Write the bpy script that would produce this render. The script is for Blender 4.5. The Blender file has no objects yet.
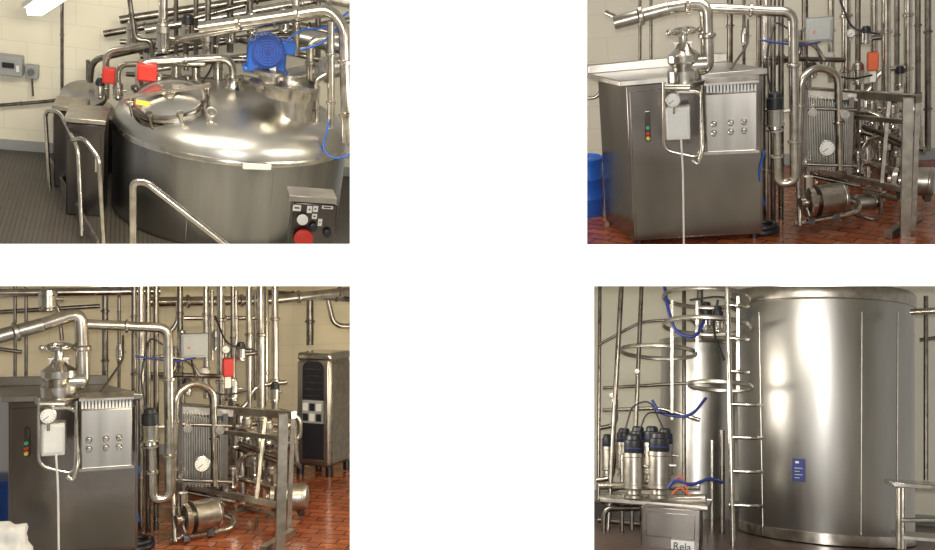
import bpy, bmesh, math, random
from mathutils import Vector, Matrix, noise
random.seed(4)
F=900.0; CU=467.5; CV=275.0
scene=bpy.context.scene
try: scene.view_settings.view_transform='Standard'
except Exception: pass
COL=scene.collection

# ------------------------------------------------------------------ materials
def newmat(name):
    m=bpy.data.materials.new(name); m.use_nodes=True
    nt=m.node_tree; b=nt.nodes['Principled BSDF']; return m,nt,b
def steel(name,c1,c2,rough=0.3,scale=6.0,stretch=(1,1,1),metal=1.0):
    m,nt,b=newmat(name)
    tc=nt.nodes.new('ShaderNodeTexCoord'); mp=nt.nodes.new('ShaderNodeMapping')
    mp.inputs['Scale'].default_value=stretch
    n=nt.nodes.new('ShaderNodeTexNoise'); n.inputs['Scale'].default_value=scale; n.inputs['Detail'].default_value=4
    r=nt.nodes.new('ShaderNodeValToRGB'); r.color_ramp.elements[0].position=.3; r.color_ramp.elements[1].position=.7
    r.color_ramp.elements[0].color=(*c1,1); r.color_ramp.elements[1].color=(*c2,1)
    nt.links.new(tc.outputs['Object'],mp.inputs['Vector']); nt.links.new(mp.outputs[0],n.inputs['Vector'])
    nt.links.new(n.outputs['Fac'],r.inputs[0]); nt.links.new(r.outputs[0],b.inputs['Base Color'])
    mr=nt.nodes.new('ShaderNodeMapRange'); mr.inputs['To Min'].default_value=max(rough-.07,.03); mr.inputs['To Max'].default_value=rough+.1
    nt.links.new(n.outputs['Fac'],mr.inputs['Value']); nt.links.new(mr.outputs[0],b.inputs['Roughness'])
    b.inputs['Metallic'].default_value=metal
    return m
def plain(name,c,rough=.5,metal=0,emit=0,ec=None):
    m,nt,b=newmat(name)
    n=nt.nodes.new('ShaderNodeTexNoise'); n.inputs['Scale'].default_value=25
    tc=nt.nodes.new('ShaderNodeTexCoord'); nt.links.new(tc.outputs['Object'],n.inputs['Vector'])
    r=nt.nodes.new('ShaderNodeValToRGB')
    r.color_ramp.elements[0].color=(*[x*.88 for x in c],1); r.color_ramp.elements[1].color=(*c,1)
    nt.links.new(n.outputs['Fac'],r.inputs[0]); nt.links.new(r.outputs[0],b.inputs['Base Color'])
    b.inputs['Roughness'].default_value=rough; b.inputs['Metallic'].default_value=metal
    if emit:
        b.inputs['Emission Color'].default_value=(*(ec or c),1); b.inputs['Emission Strength'].default_value=emit
    return m
def brickmat(name,c1,c2,mortar,w,h,ms,axes,rough=.6,bump=.3,rot=0,spec=.5,offset=.5,mix=.12):
    m,nt,b=newmat(name)
    tc=nt.nodes.new('ShaderNodeTexCoord'); s=nt.nodes.new('ShaderNodeSeparateXYZ'); c=nt.nodes.new('ShaderNodeCombineXYZ')
    nt.links.new(tc.outputs['Object'],s.inputs[0])
    nt.links.new(s.outputs[axes[0]],c.inputs[0]); nt.links.new(s.outputs[axes[1]],c.inputs[1])
    mp=nt.nodes.new('ShaderNodeMapping'); mp.inputs['Rotation'].default_value=(0,0,rot)
    nt.links.new(c.outputs[0],mp.inputs['Vector'])
    br=nt.nodes.new('ShaderNodeTexBrick'); br.offset=offset
    br.inputs['Scale'].default_value=1; br.inputs['Brick Width'].default_value=w; br.inputs['Row Height'].default_value=h
    br.inputs['Mortar Size'].default_value=ms; br.inputs['Color1'].default_value=(*c1,1); br.inputs['Color2'].default_value=(*c2,1); br.inputs['Mortar'].default_value=(*mortar,1)
    nt.links.new(mp.outputs[0],br.inputs['Vector'])
    n=nt.nodes.new('ShaderNodeTexNoise'); n.inputs['Scale'].default_value=3; n.inputs['Detail'].default_value=6
    nt.links.new(tc.outputs['Object'],n.inputs['Vector'])
    mx=nt.nodes.new('ShaderNodeMix'); mx.data_type='RGBA'; mx.blend_type='MULTIPLY'; mx.inputs[0].default_value=mix
    nt.links.new(br.outputs['Color'],mx.inputs[6]); nt.links.new(n.outputs['Fac'],mx.inputs[7])
    nt.links.new(mx.outputs[2],b.inputs['Base Color'])
    bp=nt.nodes.new('ShaderNodeBump'); bp.inputs['Strength'].default_value=bump; bp.inputs['Distance'].default_value=.01; bp.invert=True
    nt.links.new(br.outputs['Fac'],bp.inputs['Height']); nt.links.new(bp.outputs[0],b.inputs['Normal'])
    b.inputs['Roughness'].default_value=rough; b.inputs['Specular IOR Level'].default_value=spec
    return m
STEEL=steel('steel_polished',(.50,.475,.43),(.72,.69,.64),.20,8)
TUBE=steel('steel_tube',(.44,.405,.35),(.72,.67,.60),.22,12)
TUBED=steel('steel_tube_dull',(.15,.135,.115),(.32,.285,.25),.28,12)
BRUSH=steel('steel_brushed_sheet',(.40,.38,.345),(.52,.49,.45),.32,9,(1,1,.08))
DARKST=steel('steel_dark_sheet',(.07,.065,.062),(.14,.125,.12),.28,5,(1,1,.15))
CABST=steel('steel_cabinet_sheet',(.20,.18,.165),(.34,.31,.285),.20,2.5,(1,1,.4))
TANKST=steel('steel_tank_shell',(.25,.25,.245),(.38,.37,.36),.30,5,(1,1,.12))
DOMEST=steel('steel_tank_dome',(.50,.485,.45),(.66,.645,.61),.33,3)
CAST=steel('steel_cast_grey',(.36,.335,.29),(.52,.48,.43),.36,20)
WHITE=plain('white_plastic',(.82,.81,.77),.45)
BLACK=plain('black_plastic',(.015,.015,.02),.4)
GREY=plain('grey_painted_box',(.36,.37,.37),.5)
RED=plain('red_paint',(.55,.03,.02),.4)
ORANGE=plain('orange_plastic',(.7,.12,.04),.45)
YEL=plain('yellow_plastic',(.85,.65,.08),.4)
GREEN=plain('green_plastic',(.05,.45,.2),.4)
BLUE=plain('blue_motor_paint',(.02,.10,.42),.35)
BLUED=plain('blue_plastic',(.02,.04,.22),.4)
BLUEB=plain('blue_barrel_plastic',(.02,.12,.55),.35)
PLATEG=plain('plate_gasket_green',(.05,.07,.055),.5)
LAMPM=plain('lamp_tube_glass',(1,1,.95),.3,0,4,(1,.97,.88))
WALL1=brickmat('painted_block_wall_warm',(.88,.83,.68),(.87,.82,.665),(.80,.75,.61),.42,.21,.005,('X','Z'),.7,.2)
WALL2=brickmat('painted_block_wall_grey',(.78,.745,.64),(.77,.735,.63),(.71,.675,.57),.42,.21,.005,('X','Z'),.7,.2)
WALL3=brickmat('painted_block_wall_yellow',(.90,.80,.56),(.89,.79,.545),(.82,.72,.5),.42,.21,.005,('X','Z'),.7,.2)
WALL4=brickmat('painted_panel_wall',(.84,.80,.66),(.83,.79,.65),(.76,.72,.6),1.2,2.4,.006,('X','Z'),.6,.2)
TILE=brickmat('red_quarry_tile',(.46,.13,.05),(.30,.075,.03),(.11,.035,.02),.2,.1,.006,('X','Y'),.15,.4,.5,mix=.4)
TILEB=brickmat('dark_floor_tile',(.10,.05,.04),(.075,.04,.03),(.03,.02,.02),.2,.1,.006,('X','Y'),.35)
MAT1=brickmat('ribbed_walkway',(.105,.09,.072),(.092,.078,.062),(.05,.043,.034),3.0,.035,.004,('Y','X'),.4,.3,.06,mix=.4)
PART=plain('white_backboard',(.72,.69,.62),.8)
STK4=steel('steel_storage_shell',(.38,.37,.35),(.50,.485,.46),.34,4,(1,1,.2))
def em_white():
    m,nt,b=newmat('white_page_glow'); b.inputs['Base Color'].default_value=(1,1,1,1)
    b.inputs['Emission Color'].default_value=(1,1,1,1); b.inputs['Emission Strength'].default_value=1.3; b.inputs['Roughness'].default_value=1  # page is no lamp; emission added so it shows pure white
    return m
PAGE=em_white()

# ------------------------------------------------------------------ geometry
def basis(ax):
    ax=Vector(ax).normalized(); t=Vector((0,0,1)) if abs(ax.z)<.9 else Vector((1,0,0))
    a=ax.cross(t).normalized(); return a,ax.cross(a).normalized(),ax
class Geo:
    def __init__(s): s.v=[]; s.f=[]
    def add(s,vs,fs):
        o=len(s.v); s.v+= [Vector(x) for x in vs]; s.f+=[tuple(i+o for i in f) for f in fs]; return s
    def hexa(s,p): return s.add(p,[(0,3,2,1),(4,5,6,7),(0,1,5,4),(1,2,6,5),(2,3,7,6),(3,0,4,7)])
    def box(s,a,b,rz=0):
        a=Vector(a); b=Vector(b); c=(a+b)/2; h=(b-a)/2; R=Matrix.Rotation(rz,3,'Z')
        Q=[c+R@Vector((sx*h.x,sy*h.y,sz*h.z)) for sz in(-1,1) for sx,sy in((-1,-1),(1,-1),(1,1),(-1,1))]
        return s.hexa(Q)
    def prism(s,base,z0,z1):
        n=len(base); vs=[Vector((p[0],p[1],z0)) for p in base]+[Vector((p[0],p[1],z1)) for p in base]
        return s.add(vs,[tuple(range(n-1,-1,-1)),tuple(range(n,2*n))]+[(i,(i+1)%n,n+(i+1)%n,n+i) for i in range(n)])
    def bar(s,a,b,w,h):
        a=Vector(a); b=Vector(b); d=(b-a).normalized()
        up=Vector((0,0,1)) if abs(d.z)<.9 else Vector((0,1,0))
        x=d.cross(up).normalized()*w/2; y=x.cross(d).normalized()*h/2
        return s.hexa([a-x-y,a+x-y,a+x+y,a-x+y,b-x-y,b+x-y,b+x+y,b-x+y])
    def lathe(s,c,ax,prof,n=32):
        x,y,z=basis(ax); c=Vector(c); vs=[];fs=[]
        for r,h in prof:
            r=max(r,1e-4)
            for i in range(n):
                t=2*math.pi*i/n; vs.append(c+z*h+(x*math.cos(t)+y*math.sin(t))*r)
        m=len(prof)
        for j in range(m-1):
            for i in range(n):
                k=(i+1)%n; fs.append((j*n+i,j*n+k,(j+1)*n+k,(j+1)*n+i))
        fs.append(tuple(range(n-1,-1,-1))); fs.append(tuple((m-1)*n+i for i in range(n)))
        return s.add(vs,fs)
    def cyl(s,a,b,r0,r1=None,n=20):
        a=Vector(a); b=Vector(b); r1=r0 if r1 is None else r1
        return s.lathe(a,b-a,[(r0,0),(r1,(b-a).length)],n)
    def torus(s,c,ax,R,r,n=40,m=8,flat=1.0):
        x,y,z=basis(ax); c=Vector(c); vs=[];fs=[]
        for i in range(n):
            t=2*math.pi*i/n; d=x*math.cos(t)+y*math.sin(t)
            for j in range(m):
                q=2*math.pi*j/m; vs.append(c+d*(R+r*math.cos(q))+z*r*flat*math.sin(q))
        for i in range(n):
            for j in range(m):
                a=i*m+j;b=i*m+(j+1)%m;e=((i+1)%n)*m+(j+1)%m;f=((i+1)%n)*m+j
                fs.append((a,f,e,b))
        return s.add(vs,fs)
    def ball(s,c,r,sc=(1,1,1),n=20):
        c=Vector(c); vs=[];fs=[]; m=n//2
        for j in range(m+1):
            p=math.pi*j/m
            for i in range(n):
                t=2*math.pi*i/n; rr=max(math.sin(p),1e-4)
                vs.append(c+Vector((rr*math.cos(t)*sc[0],rr*math.sin(t)*sc[1],math.cos(p)*sc[2]))*r)
        for j in range(m):
            for i in range(n):
                k=(i+1)%n; fs.append((j*n+i,(j+1)*n+i,(j+1)*n+k,j*n+k))
        return s.add(vs,fs)
    def tube(s,pts,r,fil=.08,n=12):
        pts=[Vector(p) for p in pts]; path=[pts[0]]
        for i in range(1,len(pts)-1):
            a,b,c=pts[i-1],pts[i],pts[i+1]
            l=min(fil,(a-b).length*.48,(c-b).length*.48)
            p0=b+(a-b).normalized()*l; p1=b+(c-b).normalized()*l
            for k in range(9):
                t=k/8; path.append(p0*(1-t)**2+b*2*t*(1-t)+p1*t*t)
        path.append(pts[-1])
        q=[path[0]]
        for p in path[1:]:
            if (p-q[-1]).length>1e-5: q.append(p)
        path=q; vs=[];fs=[]; d=(path[1]-path[0]).normalized(); x,y,_=basis(d)
        for i,p in enumerate(path):
            if i==0: t=path[1]-path[0]
            elif i==len(path)-1: t=path[-1]-path[-2]
            else: t=(path[i+1]-p).normalized()+(p-path[i-1]).normalized()
            t.normalize(); x=(x-t*x.dot(t)).normalized(); y=t.cross(x)
            for k in range(n):
                w=2*math.pi*k/n; vs.append(p+(x*math.cos(w)+y*math.sin(w))*r)
        m=len(path)
        for j in range(m-1):
            for i in range(n):
                k=(i+1)%n; fs.append((j*n+i,j*n+k,(j+1)*n+k,(j+1)*n+i))
        fs.append(tuple(range(n-1,-1,-1))); fs.append(tuple((m-1)*n+i for i in range(n)))
        return s.add(vs,fs)

def textgeo(body,size,pos):
    cu=bpy.data.curves.new('t','FONT'); cu.body=body; cu.size=size; cu.align_x='CENTER'; cu.align_y='CENTER'; cu.extrude=.001
    o=bpy.data.objects.new('t',cu); COL.objects.link(o); bpy.context.view_layer.update()
    me=bpy.data.meshes.new_from_object(o.evaluated_get(bpy.context.evaluated_depsgraph_get()))
    g=Geo(); pos=Vector(pos)
    g.add([pos+Vector((v.co.x,-v.co.z,v.co.y)) for v in me.vertices],[tuple(p.vertices) for p in me.polygons])
    bpy.data.objects.remove(o); bpy.data.curves.remove(cu); bpy.data.meshes.remove(me); return g

def mesh_of(name,g,mat,base,flat=False):
    me=bpy.data.meshes.new(name); me.from_pydata([tuple(v-base) for v in g.v],[],g.f)
    bm=bmesh.new(); bm.from_mesh(me); bmesh.ops.recalc_face_normals(bm,faces=bm.faces); bm.to_mesh(me); bm.free()
    if not flat:
        me.shade_smooth()
        try: me.set_sharp_from_angle(angle=math.radians(35))
        except Exception: pass
    me.materials.append(mat); return me
def P(name,g,mat,bevel=0,label=None,sub=None): return dict(name=name,g=g,mat=mat,bevel=bevel,label=label,sub=sub or [])
class Room:
    def __init__(s,uc,vh,rect,roll=0):
        k=(uc-CU)/F; h=(CV-vh)/F
        Z=Vector((-k*h/(1+k*k),-h/(1+k*k),1)).normalized()
        d=Vector((k,1,(CV-(rect[1]+rect[3])/2)/F))
        Z=Matrix.Rotation(math.radians(roll),3,d.normalized())@Z
        Y=(d-Z*d.dot(Z)).normalized(); X=Y.cross(Z)
        s.M=Matrix((X,Y,Z)).transposed(); s.M4=s.M.to_4x4(); s.rect=rect; s.du=0; s.dv=0; s.H=2
    def ray(s,u,v):
        u+=s.du; v+=s.dv
        return s.M.transposed()@Vector(((u-CU)/F,1,(CV-v)/F))
    def at(s,u,v,d): r=s.ray(u,v); return r*(d/r.y)
    def fl(s,u,v,z=None):
        r=s.ray(u,v); z=-s.H if z is None else z; return r*(z/r.z)
    def px(s,n,d,u=None):
        uc=(s.rect[0]+s.rect[2])/2-s.du; vc=(s.rect[1]+s.rect[3])/2-s.dv
        return abs(s.at(uc+.5,vc,d).x-s.at(uc-.5,vc,d).x)*n
    def colx(s,u,y,z):
        k=(u+s.du-CU)/F; m=s.M
        return -((m[0][1]-k*m[1][1])*y+(m[0][2]-k*m[1][2])*z)/(m[0][0]-k*m[1][0])
    def up(s,p,v):
        h=(CV-(v+s.dv))/F; W=s.M@p; U=s.M@Vector((0,0,1))
        return p+Vector((0,0,(h*W.y-W.z)/(U.z-h*U.y)))
    def pbox(s,g,u0,v0,u1,v1,d,t,bk=0):
        um=(u0+u1)/2; vm=(v0+v1)/2
        g.box((s.at(u0,vm,d).x,d,s.at(um,v1,d).z),(s.at(u1,vm,d).x,d+t,s.at(um,v0,d).z)); return g
    def thing(s,name,label,cat,parts,group=None,kind=None,base=None):
        allv=[]
        def coll(ps):
            for p in ps: allv.extend(p['g'].v); coll(p['sub'])
        coll(parts)
        if base is None:
            xs=[v.x for v in allv]; ys=[v.y for v in allv]; zs=[v.z for v in allv]
            base=Vector(((min(xs)+max(xs))/2,(min(ys)+max(ys))/2,min(zs)))
        def mk(p,nm,parent):
            o=bpy.data.objects.new(nm,mesh_of(nm,p['g'],p['mat'],base)); COL.objects.link(o)
            if p['bevel']:
                b=o.modifiers.new('b','BEVEL'); b.width=p['bevel']; b.segments=2; b.limit_method='ANGLE'
            if parent: o.parent=parent
            if p['label']: o['label']=p['label']
            for q in p['sub']: mk(q,q['name'],o)
            return o
        if len(parts)==1 and name: top=mk(parts[0],name,None)
        else:
            top=bpy.data.objects.new(name,None); top.empty_display_size=.1; COL.objects.link(top)
            for p in parts: mk(p,p['name'],top)
        top.matrix_world=s.M4@Matrix.Translation(base)
        if kind: top['kind']=kind
        if kind!='structure': top['label']=label; top['category']=cat
        if group: top['group']=group
        return top
    # ---- component library
    def pipe(s,pts,rp,label,mat=None,fil=11,clamps=True,name='pipe',group=None,cat='pipe'):
        d=sum(p[2] for p in pts)/len(pts); r=s.px(rp,d); q=[s.at(*p) for p in pts]
        g=Geo().tube(q,r,s.px(fil,d),12); m=mat or TUBE; sub=[]
        if clamps:
            for i in range(len(q)-1):
                L=(q[i+1]-q[i]).length; dd=(q[i+1]-q[i]).normalized()
                if L>s.px(38,d):
                    for t in ((.3,.75) if L>s.px(110,d) else (.5,)):
                        c=q[i]+(q[i+1]-q[i])*t; w=r*.45
                        cg=Geo().lathe(c-dd*w,dd,[(r*1.02,0),(r*1.4,w*.5),(r*1.4,w*1.5),(r*1.02,w*2)],14)
                        sub.append(P('clamp',cg,m))
        return s.thing(name,label,cat,[P('pipe_run',g,m,sub=[])]+sub if sub else [P('pipe_run',g,m)],group)
    def gauge(s,u,v,d,rp,label='round white dial pressure gauge in a steel case'):
        c=s.at(u,v,d); r=s.px(rp,d); ax=Vector((0,-1,0.12))
        case=Geo().lathe(c+Vector((0,.04,0)),ax,[(r*.9,0),(r,.005),(r,.04),(r*.86,.045)],28)
        face_=Geo().lathe(c+Vector((0,.04,0)),ax,[(r*.86,.038),(r*.86,.048)],28)
        x,y,z=basis(ax); fc=c+Vector((0,.04,0))+ax.normalized()*.05
        tick=Geo()
        for i in range(11):
            a=math.radians(-45+27*i); dd=x*math.cos(a)+y*math.sin(a)
            tick.bar(fc+dd*r*.62,fc+dd*r*.78,.003,.002)
        nd=Geo().bar(fc-x*r*.1,fc+(x*.5+y*.45)*r,.005,.003)
        stem=Geo().cyl(c+Vector((0,.03,-r*.9)),c+Vector((0,.03,-r*1.8)),r*.2)
        return s.thing('pressure_gauge',label,'gauge',[P('case',case,STEEL),P('dial_face',face_,WHITE,sub=[P('tick_marks',tick,BLACK),P('needle',nd,BLACK)]),P('stem',stem,TUBE)])
    def valve(s,u,v0,v1,d,rp,capmat=BLACK,label='pneumatic valve',cat='valve',capf=.35,group=None,ring=None):
        a=s.at(u,v1,d); b=s.at(u,v0,d); r=s.px(rp,d); L=(b-a).length; z=(b-a).normalized()
        body=Geo().lathe(a,z,[(r*.7,0),(r*.95,0),(r*.95,L*.04),(r*.7,L*.06),(r*.65,L*.12),(r*1.08,L*.15),(r*1.08,L*.20),(r*.97,L*.21),(r*.97,L*(.93-capf)),(r*1.06,L*(.94-capf)),(r*1.06,L*(1-capf)),(r*.6,L*(1-capf))],24)
        c0=L*(1-capf)
        cap=Geo().lathe(a,z,[(r*.9,c0),(r*.97,c0+L*.02),(r*.95,c0+L*capf*.65),(r*.75,c0+L*capf*.7),(r*.7,L*.97),(r*.5,L)],24)
        ps=[P('actuator_body',body,CAST if ring else STEEL),P('actuator_cap',cap,capmat)]
        if ring: ps.append(P('indicator_ring',Geo().torus(a+z*(c0+L*capf*.25),z,r*.94,r*.05),ring))
        ps.append(P('air_port',Geo().cyl(a+z*L*.5,a+z*L*.5+Vector((r*1.6,-.0,0)),r*.18),CAST))
        return s.thing('pneumatic_valve',label,cat,ps,group)
    def pump(s,u,v,d,rp,lp,label,ax=(1,.25,0)):
        c=s.at(u,v,d); r=s.px(rp,d); L=s.px(lp,d); a=Vector(ax).normalized(); o=c-a*L/2
        h=Geo().lathe(o,a,[(r*.55,0),(r*.85,L*.02),(r*.97,L*.07),(r,L*.1),(r,L*.66),(r*1.05,L*.67),(r*1.05,L*.7),(r*.7,L*.72)],36)
        hd=Geo().lathe(o,a,[(r*.5,L*.72),(r*.55,L*.8),(r*1.05,L*.82),(r*1.05,L*.93),(r*.9,L*.96),(r*.35,L*.97),(r*.35,L*1.08)],28)
        noz=Geo().cyl(o+a*L*.88+Vector((0,0,r*.8)),o+a*L*.88+Vector((0,0,r*1.7)),r*.28)
        band=Geo().torus(o+a*L*.12,a,r*1.0,r*.04,32,6)
        ps=[P('motor_housing',h,CAST),P('cover_band',band,CAST),P('pump_head',hd,TUBE),P('outlet_nozzle',noz,TUBE)]
        for q in(c-a*L*.3,c+a*L*.3): ps.append(P('foot',Geo().box(q+Vector((-.02,-r*.6,-r*1.3)),q+Vector((.02,r*.6,-r*.7))),DARKST))
        return s.thing('pump',label,'pump',ps)
    def shell(s,dback,wallmat,floormat,m=11):
        u0,v0,u1,v1=s.rect; sd,sv=s.du,s.dv; s.du=s.dv=0
        z=-s.H
        top=v0-m
        a=s.at(u0-m,top,dback); b=s.at(u1+m,top,dback)
        c=Vector((s.colx(u1+m,dback,z),dback,z)); e=Vector((s.colx(u0-m,dback,z),dback,z))
        g=Geo(); t=Vector((0,.04,0)); g.hexa([e,c,c+t,e+t,a,b,b+t,a+t])
        s.thing('wall_back',None,None,[P('wall_back',g,wallmat)],kind='structure')
        n0=s.fl(u0-m,v1+m); n1=s.fl(u1+m,v1+m)
        t=Vector((0,0,-.02)); g=Geo(); g.hexa([n0+t,n1+t,c+t,e+t,n0,n1,c,e])
        s.thing('floor',None,None,[P('floor',g,floormat)],kind='structure')
        g=Geo(); g.box((e.x,dback-.02,z),(c.x,dback,z+.1))
        s.thing('baseboard_back',None,None,[P('b',g,GREY)],kind='structure')
        s.du,s.dv=sd,sv
# ------------------------------------------------------------------ front page wall with openings
def page():
    holes=[(-25,-25,350,244),(587,-25,960,244.5),(-25,286,350,575),(594,286,960,575)]
    xs=sorted({-400,1350,-25,350,587,594,960}); vs=sorted({-350,900,-25,244,244.5,286,575})
    y0,y1=5.0,5.03
    X=lambda u:(u-CU)/F*5; Zz=lambda v:(CV-v)/F*5
    bm=bmesh.new()
    for i in range(len(xs)-1):
        for j in range(len(vs)-1):
            cu=(xs[i]+xs[i+1])/2; cv=(vs[j]+vs[j+1])/2
            if any(h[0]<cu<h[2] and h[1]<cv<h[3] for h in holes): continue
            for y,mi in((y0,0),(y1,1)):
                q=[bm.verts.new((X(xs[a]),y,Zz(vs[b]))) for a,b in((i,j+1),(i+1,j+1),(i+1,j),(i,j))]
                if y==y1: q=q[::-1]
                f=bm.faces.new(q); f.material_index=mi
    me=bpy.data.meshes.new('wall_front'); bm.to_mesh(me); bm.free()
    me.materials.append(PAGE); me.materials.append(PART)
    o=bpy.data.objects.new('wall_front',me); COL.objects.link(o); o['kind']='structure'
    for nm,a,b in(('light_divider_flat',(-4.2,5.04,.052),(4.2,10.5,.062)),('light_divider_upright',(-.01,5.04,-3),(.01,10.5,3))):  # unseen boards added between the rooms to stop light leaking across
        g=Geo().box(a,b); me=mesh_of(nm,g,PART,Vector((0,0,0))); o=bpy.data.objects.new(nm,me); COL.objects.link(o); o['kind']='structure'
page()

# ================================================================== ROOM 1
def room1():
    R=Room(175,-150,(0,0,350,244),2.5); R.H=-R.at(236,259,6.85).z
    R.shell(9.3,WALL1,MAT1)
    C=R.at(234,127,8.0); rad=(R.at(352,127,8).x-R.at(115,127,8).x)/2
    bot=-R.H; zt=C.z
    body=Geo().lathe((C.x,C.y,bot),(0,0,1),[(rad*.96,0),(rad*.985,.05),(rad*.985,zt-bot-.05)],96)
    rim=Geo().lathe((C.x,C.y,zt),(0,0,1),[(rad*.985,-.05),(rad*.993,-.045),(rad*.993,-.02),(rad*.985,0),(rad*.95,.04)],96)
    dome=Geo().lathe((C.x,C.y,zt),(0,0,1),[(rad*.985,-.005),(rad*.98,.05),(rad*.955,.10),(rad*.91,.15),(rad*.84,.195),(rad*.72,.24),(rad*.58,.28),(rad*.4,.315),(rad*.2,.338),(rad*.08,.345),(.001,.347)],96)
    def seam(a):
        t=math.radians(a); return Geo().box((C.x+rad*.985*math.cos(t)-.003,C.y+rad*.985*math.sin(t)-.003,bot+.05),(C.x+rad*.985*math.cos(t)+.003,C.y+rad*.985*math.sin(t)+.003,zt-.07))
    def onrim(u,v,r): 
        x=R.at(u,v,C.y-rad).x; dx=x-C.x; return Vector((x,C.y-math.sqrt(max(r*r-dx*dx,0)),zt))
    lp=onrim(259,159,rad*1.0)
    lab=Geo().box(lp+Vector((-.12,-.012,-.056)),lp+Vector((.10,.03,-.014)),.15)
    lab2=Geo().box(lp+Vector((-.11,-.017,-.048)),lp+Vector((0.0,.02,-.022)),.15)
    pl=R.at(222,133,7.28)
    plate=Geo().box(pl+Vector((-.13,-.10,-.012)),pl+Vector((.13,.10,.012)))
    Mx=Matrix.Rotation(math.radians(24),3,'X')
    plate.v=[pl+Mx@(v-pl) for v in plate.v]
    lug=Geo().box(pl+Vector((-.1,-.01,.0)),pl+Vector((-.08,.03,.12))); lug.torus(pl+Vector((-.09,.01,.16)),(0,1,0),.035,.012)
    nk=R.at(233,98,7.98)
    noz=Geo().lathe((nk.x,nk.y,zt+.3),(0,0,1),[(.13,0),(.09,.04),(.06,.08),(.055,.12),(.085,.125),(.085,.15),(.05,.155)],28)
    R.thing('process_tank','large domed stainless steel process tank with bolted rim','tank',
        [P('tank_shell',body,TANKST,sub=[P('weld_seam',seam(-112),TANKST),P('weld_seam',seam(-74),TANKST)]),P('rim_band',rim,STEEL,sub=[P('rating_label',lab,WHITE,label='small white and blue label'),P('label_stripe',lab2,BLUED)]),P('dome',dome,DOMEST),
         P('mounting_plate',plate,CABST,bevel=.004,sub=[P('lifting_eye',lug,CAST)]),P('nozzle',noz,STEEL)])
    mc=R.at(170,100,7.55); ax=Vector((-.20,-.32,1)).normalized(); mr=R.px(38,7.55)
    neckr=Geo().lathe(mc,ax,[(mr*.9,-.26),(mr*.9,-.05)],48)
    flg=Geo().lathe(mc,ax,[(mr*.9,-.09),(mr*1.04,-.085),(mr*1.04,-.05),(mr*.9,-.045)],56)
    lid=Geo().lathe(mc,ax,[(mr*.93,-.04),(mr*.98,-.035),(mr*1.0,.01),(mr*.97,.03),(mr*.93,.025),(mr*.88,.018),(mr*.6,.045),(mr*.3,.06),(.001,.065)],56)
    ring=Geo().torus(mc+ax*.012,ax,mr*.98,.02,48)
    x,y,z=basis(ax); hub=Geo().lathe(mc+ax*.06,ax,[(.06,0),(.06,.02),(.025,.03),(.025,.05),(.04,.06)],20)
    e1=Vector((.95,.1,.2)).normalized(); e1=(e1-ax*e1.dot(ax)).normalized()
    arm=Geo().bar(mc-e1*mr*1.12+ax*.085,mc+e1*mr*1.12+ax*.085,.045,.025)
    ps=[P('hatch_neck',neckr,CABST),P('hatch_flange',flg,TUBE),P('lid_disc',lid,DOMEST),P('lid_ring',ring,TUBED),P('hub',hub,CAST),P('lid_arm',arm,TUBE)]
    for i in range(8):
        t=i*math.pi/4+.3; d=x*math.cos(t)+y*math.sin(t); q=mc+d*mr*1.05
        ps.append(P('clamp_knob',Geo().lathe(q-ax*.07,ax,[(.014,0),(.014,.10),(.028,.105),(.028,.13),(.012,.135)],12),TUBED if i%2 else TUBE))
    yl=R.at(143,103,7.24); ps.append(P('warning_sticker',Geo().box(yl+Vector((-.05,-.008,-.016)),yl+Vector((.05,.01,.016)),-.2),YEL))
    R.thing('manhole_cover','round polished manhole lid tilted on the tank dome','lid',ps)
    c=R.at(292,126,7.62); zt2=R.up(c,92).z; r=R.px(23,7.7)
    neck=Geo().lathe(c,(0,0,1),[(r*1.05,-.14),(r*.95,-.02),(r*.92,0),(r*.92,zt2-c.z-.03)],48)
    fl=Geo().lathe((c.x-.06,c.y,zt2),(0,0,1),[(r*1.0,-.04),(r*1.4,-.03),(r*1.45,.02),(r*1.45,.07),(r*1.38,.08),(r*1.36,.04),(.001,.04)],48)
    m=R.at(267,55,7.66)
    ped=Geo().lathe((m.x+.03,c.y,zt2+.03),(0,0,1),[(.16,0),(.16,.03),(.085,.04),(.085,.09),(.13,.10),(.13,.13)],28)
    zg=m.z
    gb=Geo().box((m.x-.15,m.y+.0,zg-.15),(m.x+.16,m.y+.24,zg+.08)); gb.box((m.x-.18,m.y+.04,zg-.17),(m.x+.19,m.y+.22,zg-.12))
    mo=Geo().lathe((m.x,m.y+.2,m.z+.02),(0,-1,.05),[(.12,0),(.135,.02),(.135,.23),(.12,.25)],32)
    for i in range(24):
        t=i*math.pi/12; d=Vector((math.cos(t),0,math.sin(t))); o=Vector((m.x,m.y+.09,m.z+.02)); mo.bar(o+d*.138+Vector((0,.1,0)),o+d*.138+Vector((0,-.1,0)),.01,.024)
    fan=Geo()
    for rr in(.025,.047,.068,.09,.11,.125): fan.torus((m.x,m.y-.053,m.z+.03),(0,-1,.05),rr,.005,32,6)
    for i in range(8):
        t=i*math.pi/4; d=Vector((math.cos(t),0,math.sin(t))); o=Vector((m.x,m.y-.053,m.z+.03)); fan.bar(o,o+d*.125,.007,.006)
    jb=Geo().box((m.x+.11,m.y+.0,m.z+.02),(m.x+.23,m.y+.14,m.z+.13))
    st=Geo().box((m.x+.03,m.y-.03,m.z-.13),(m.x+.08,m.y-.003,m.z-.07))
    R.thing('agitator','blue electric agitator motor on a steel flanged neck','motor',
        [P('neck',neck,STEEL),P('flange',fl,TUBE),P('pedestal',ped,CAST),P('gearbox',gb,BLUE,bevel=.02),P('motor_housing',mo,BLUE,sub=[P('fan_grille',fan,BLUED)]),P('terminal_box',jb,BLUE,bevel=.01),P('rating_plate',st,WHITE)])
    C2=R.at(86,112,8.95); r2=R.px(31,8.95)
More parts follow.
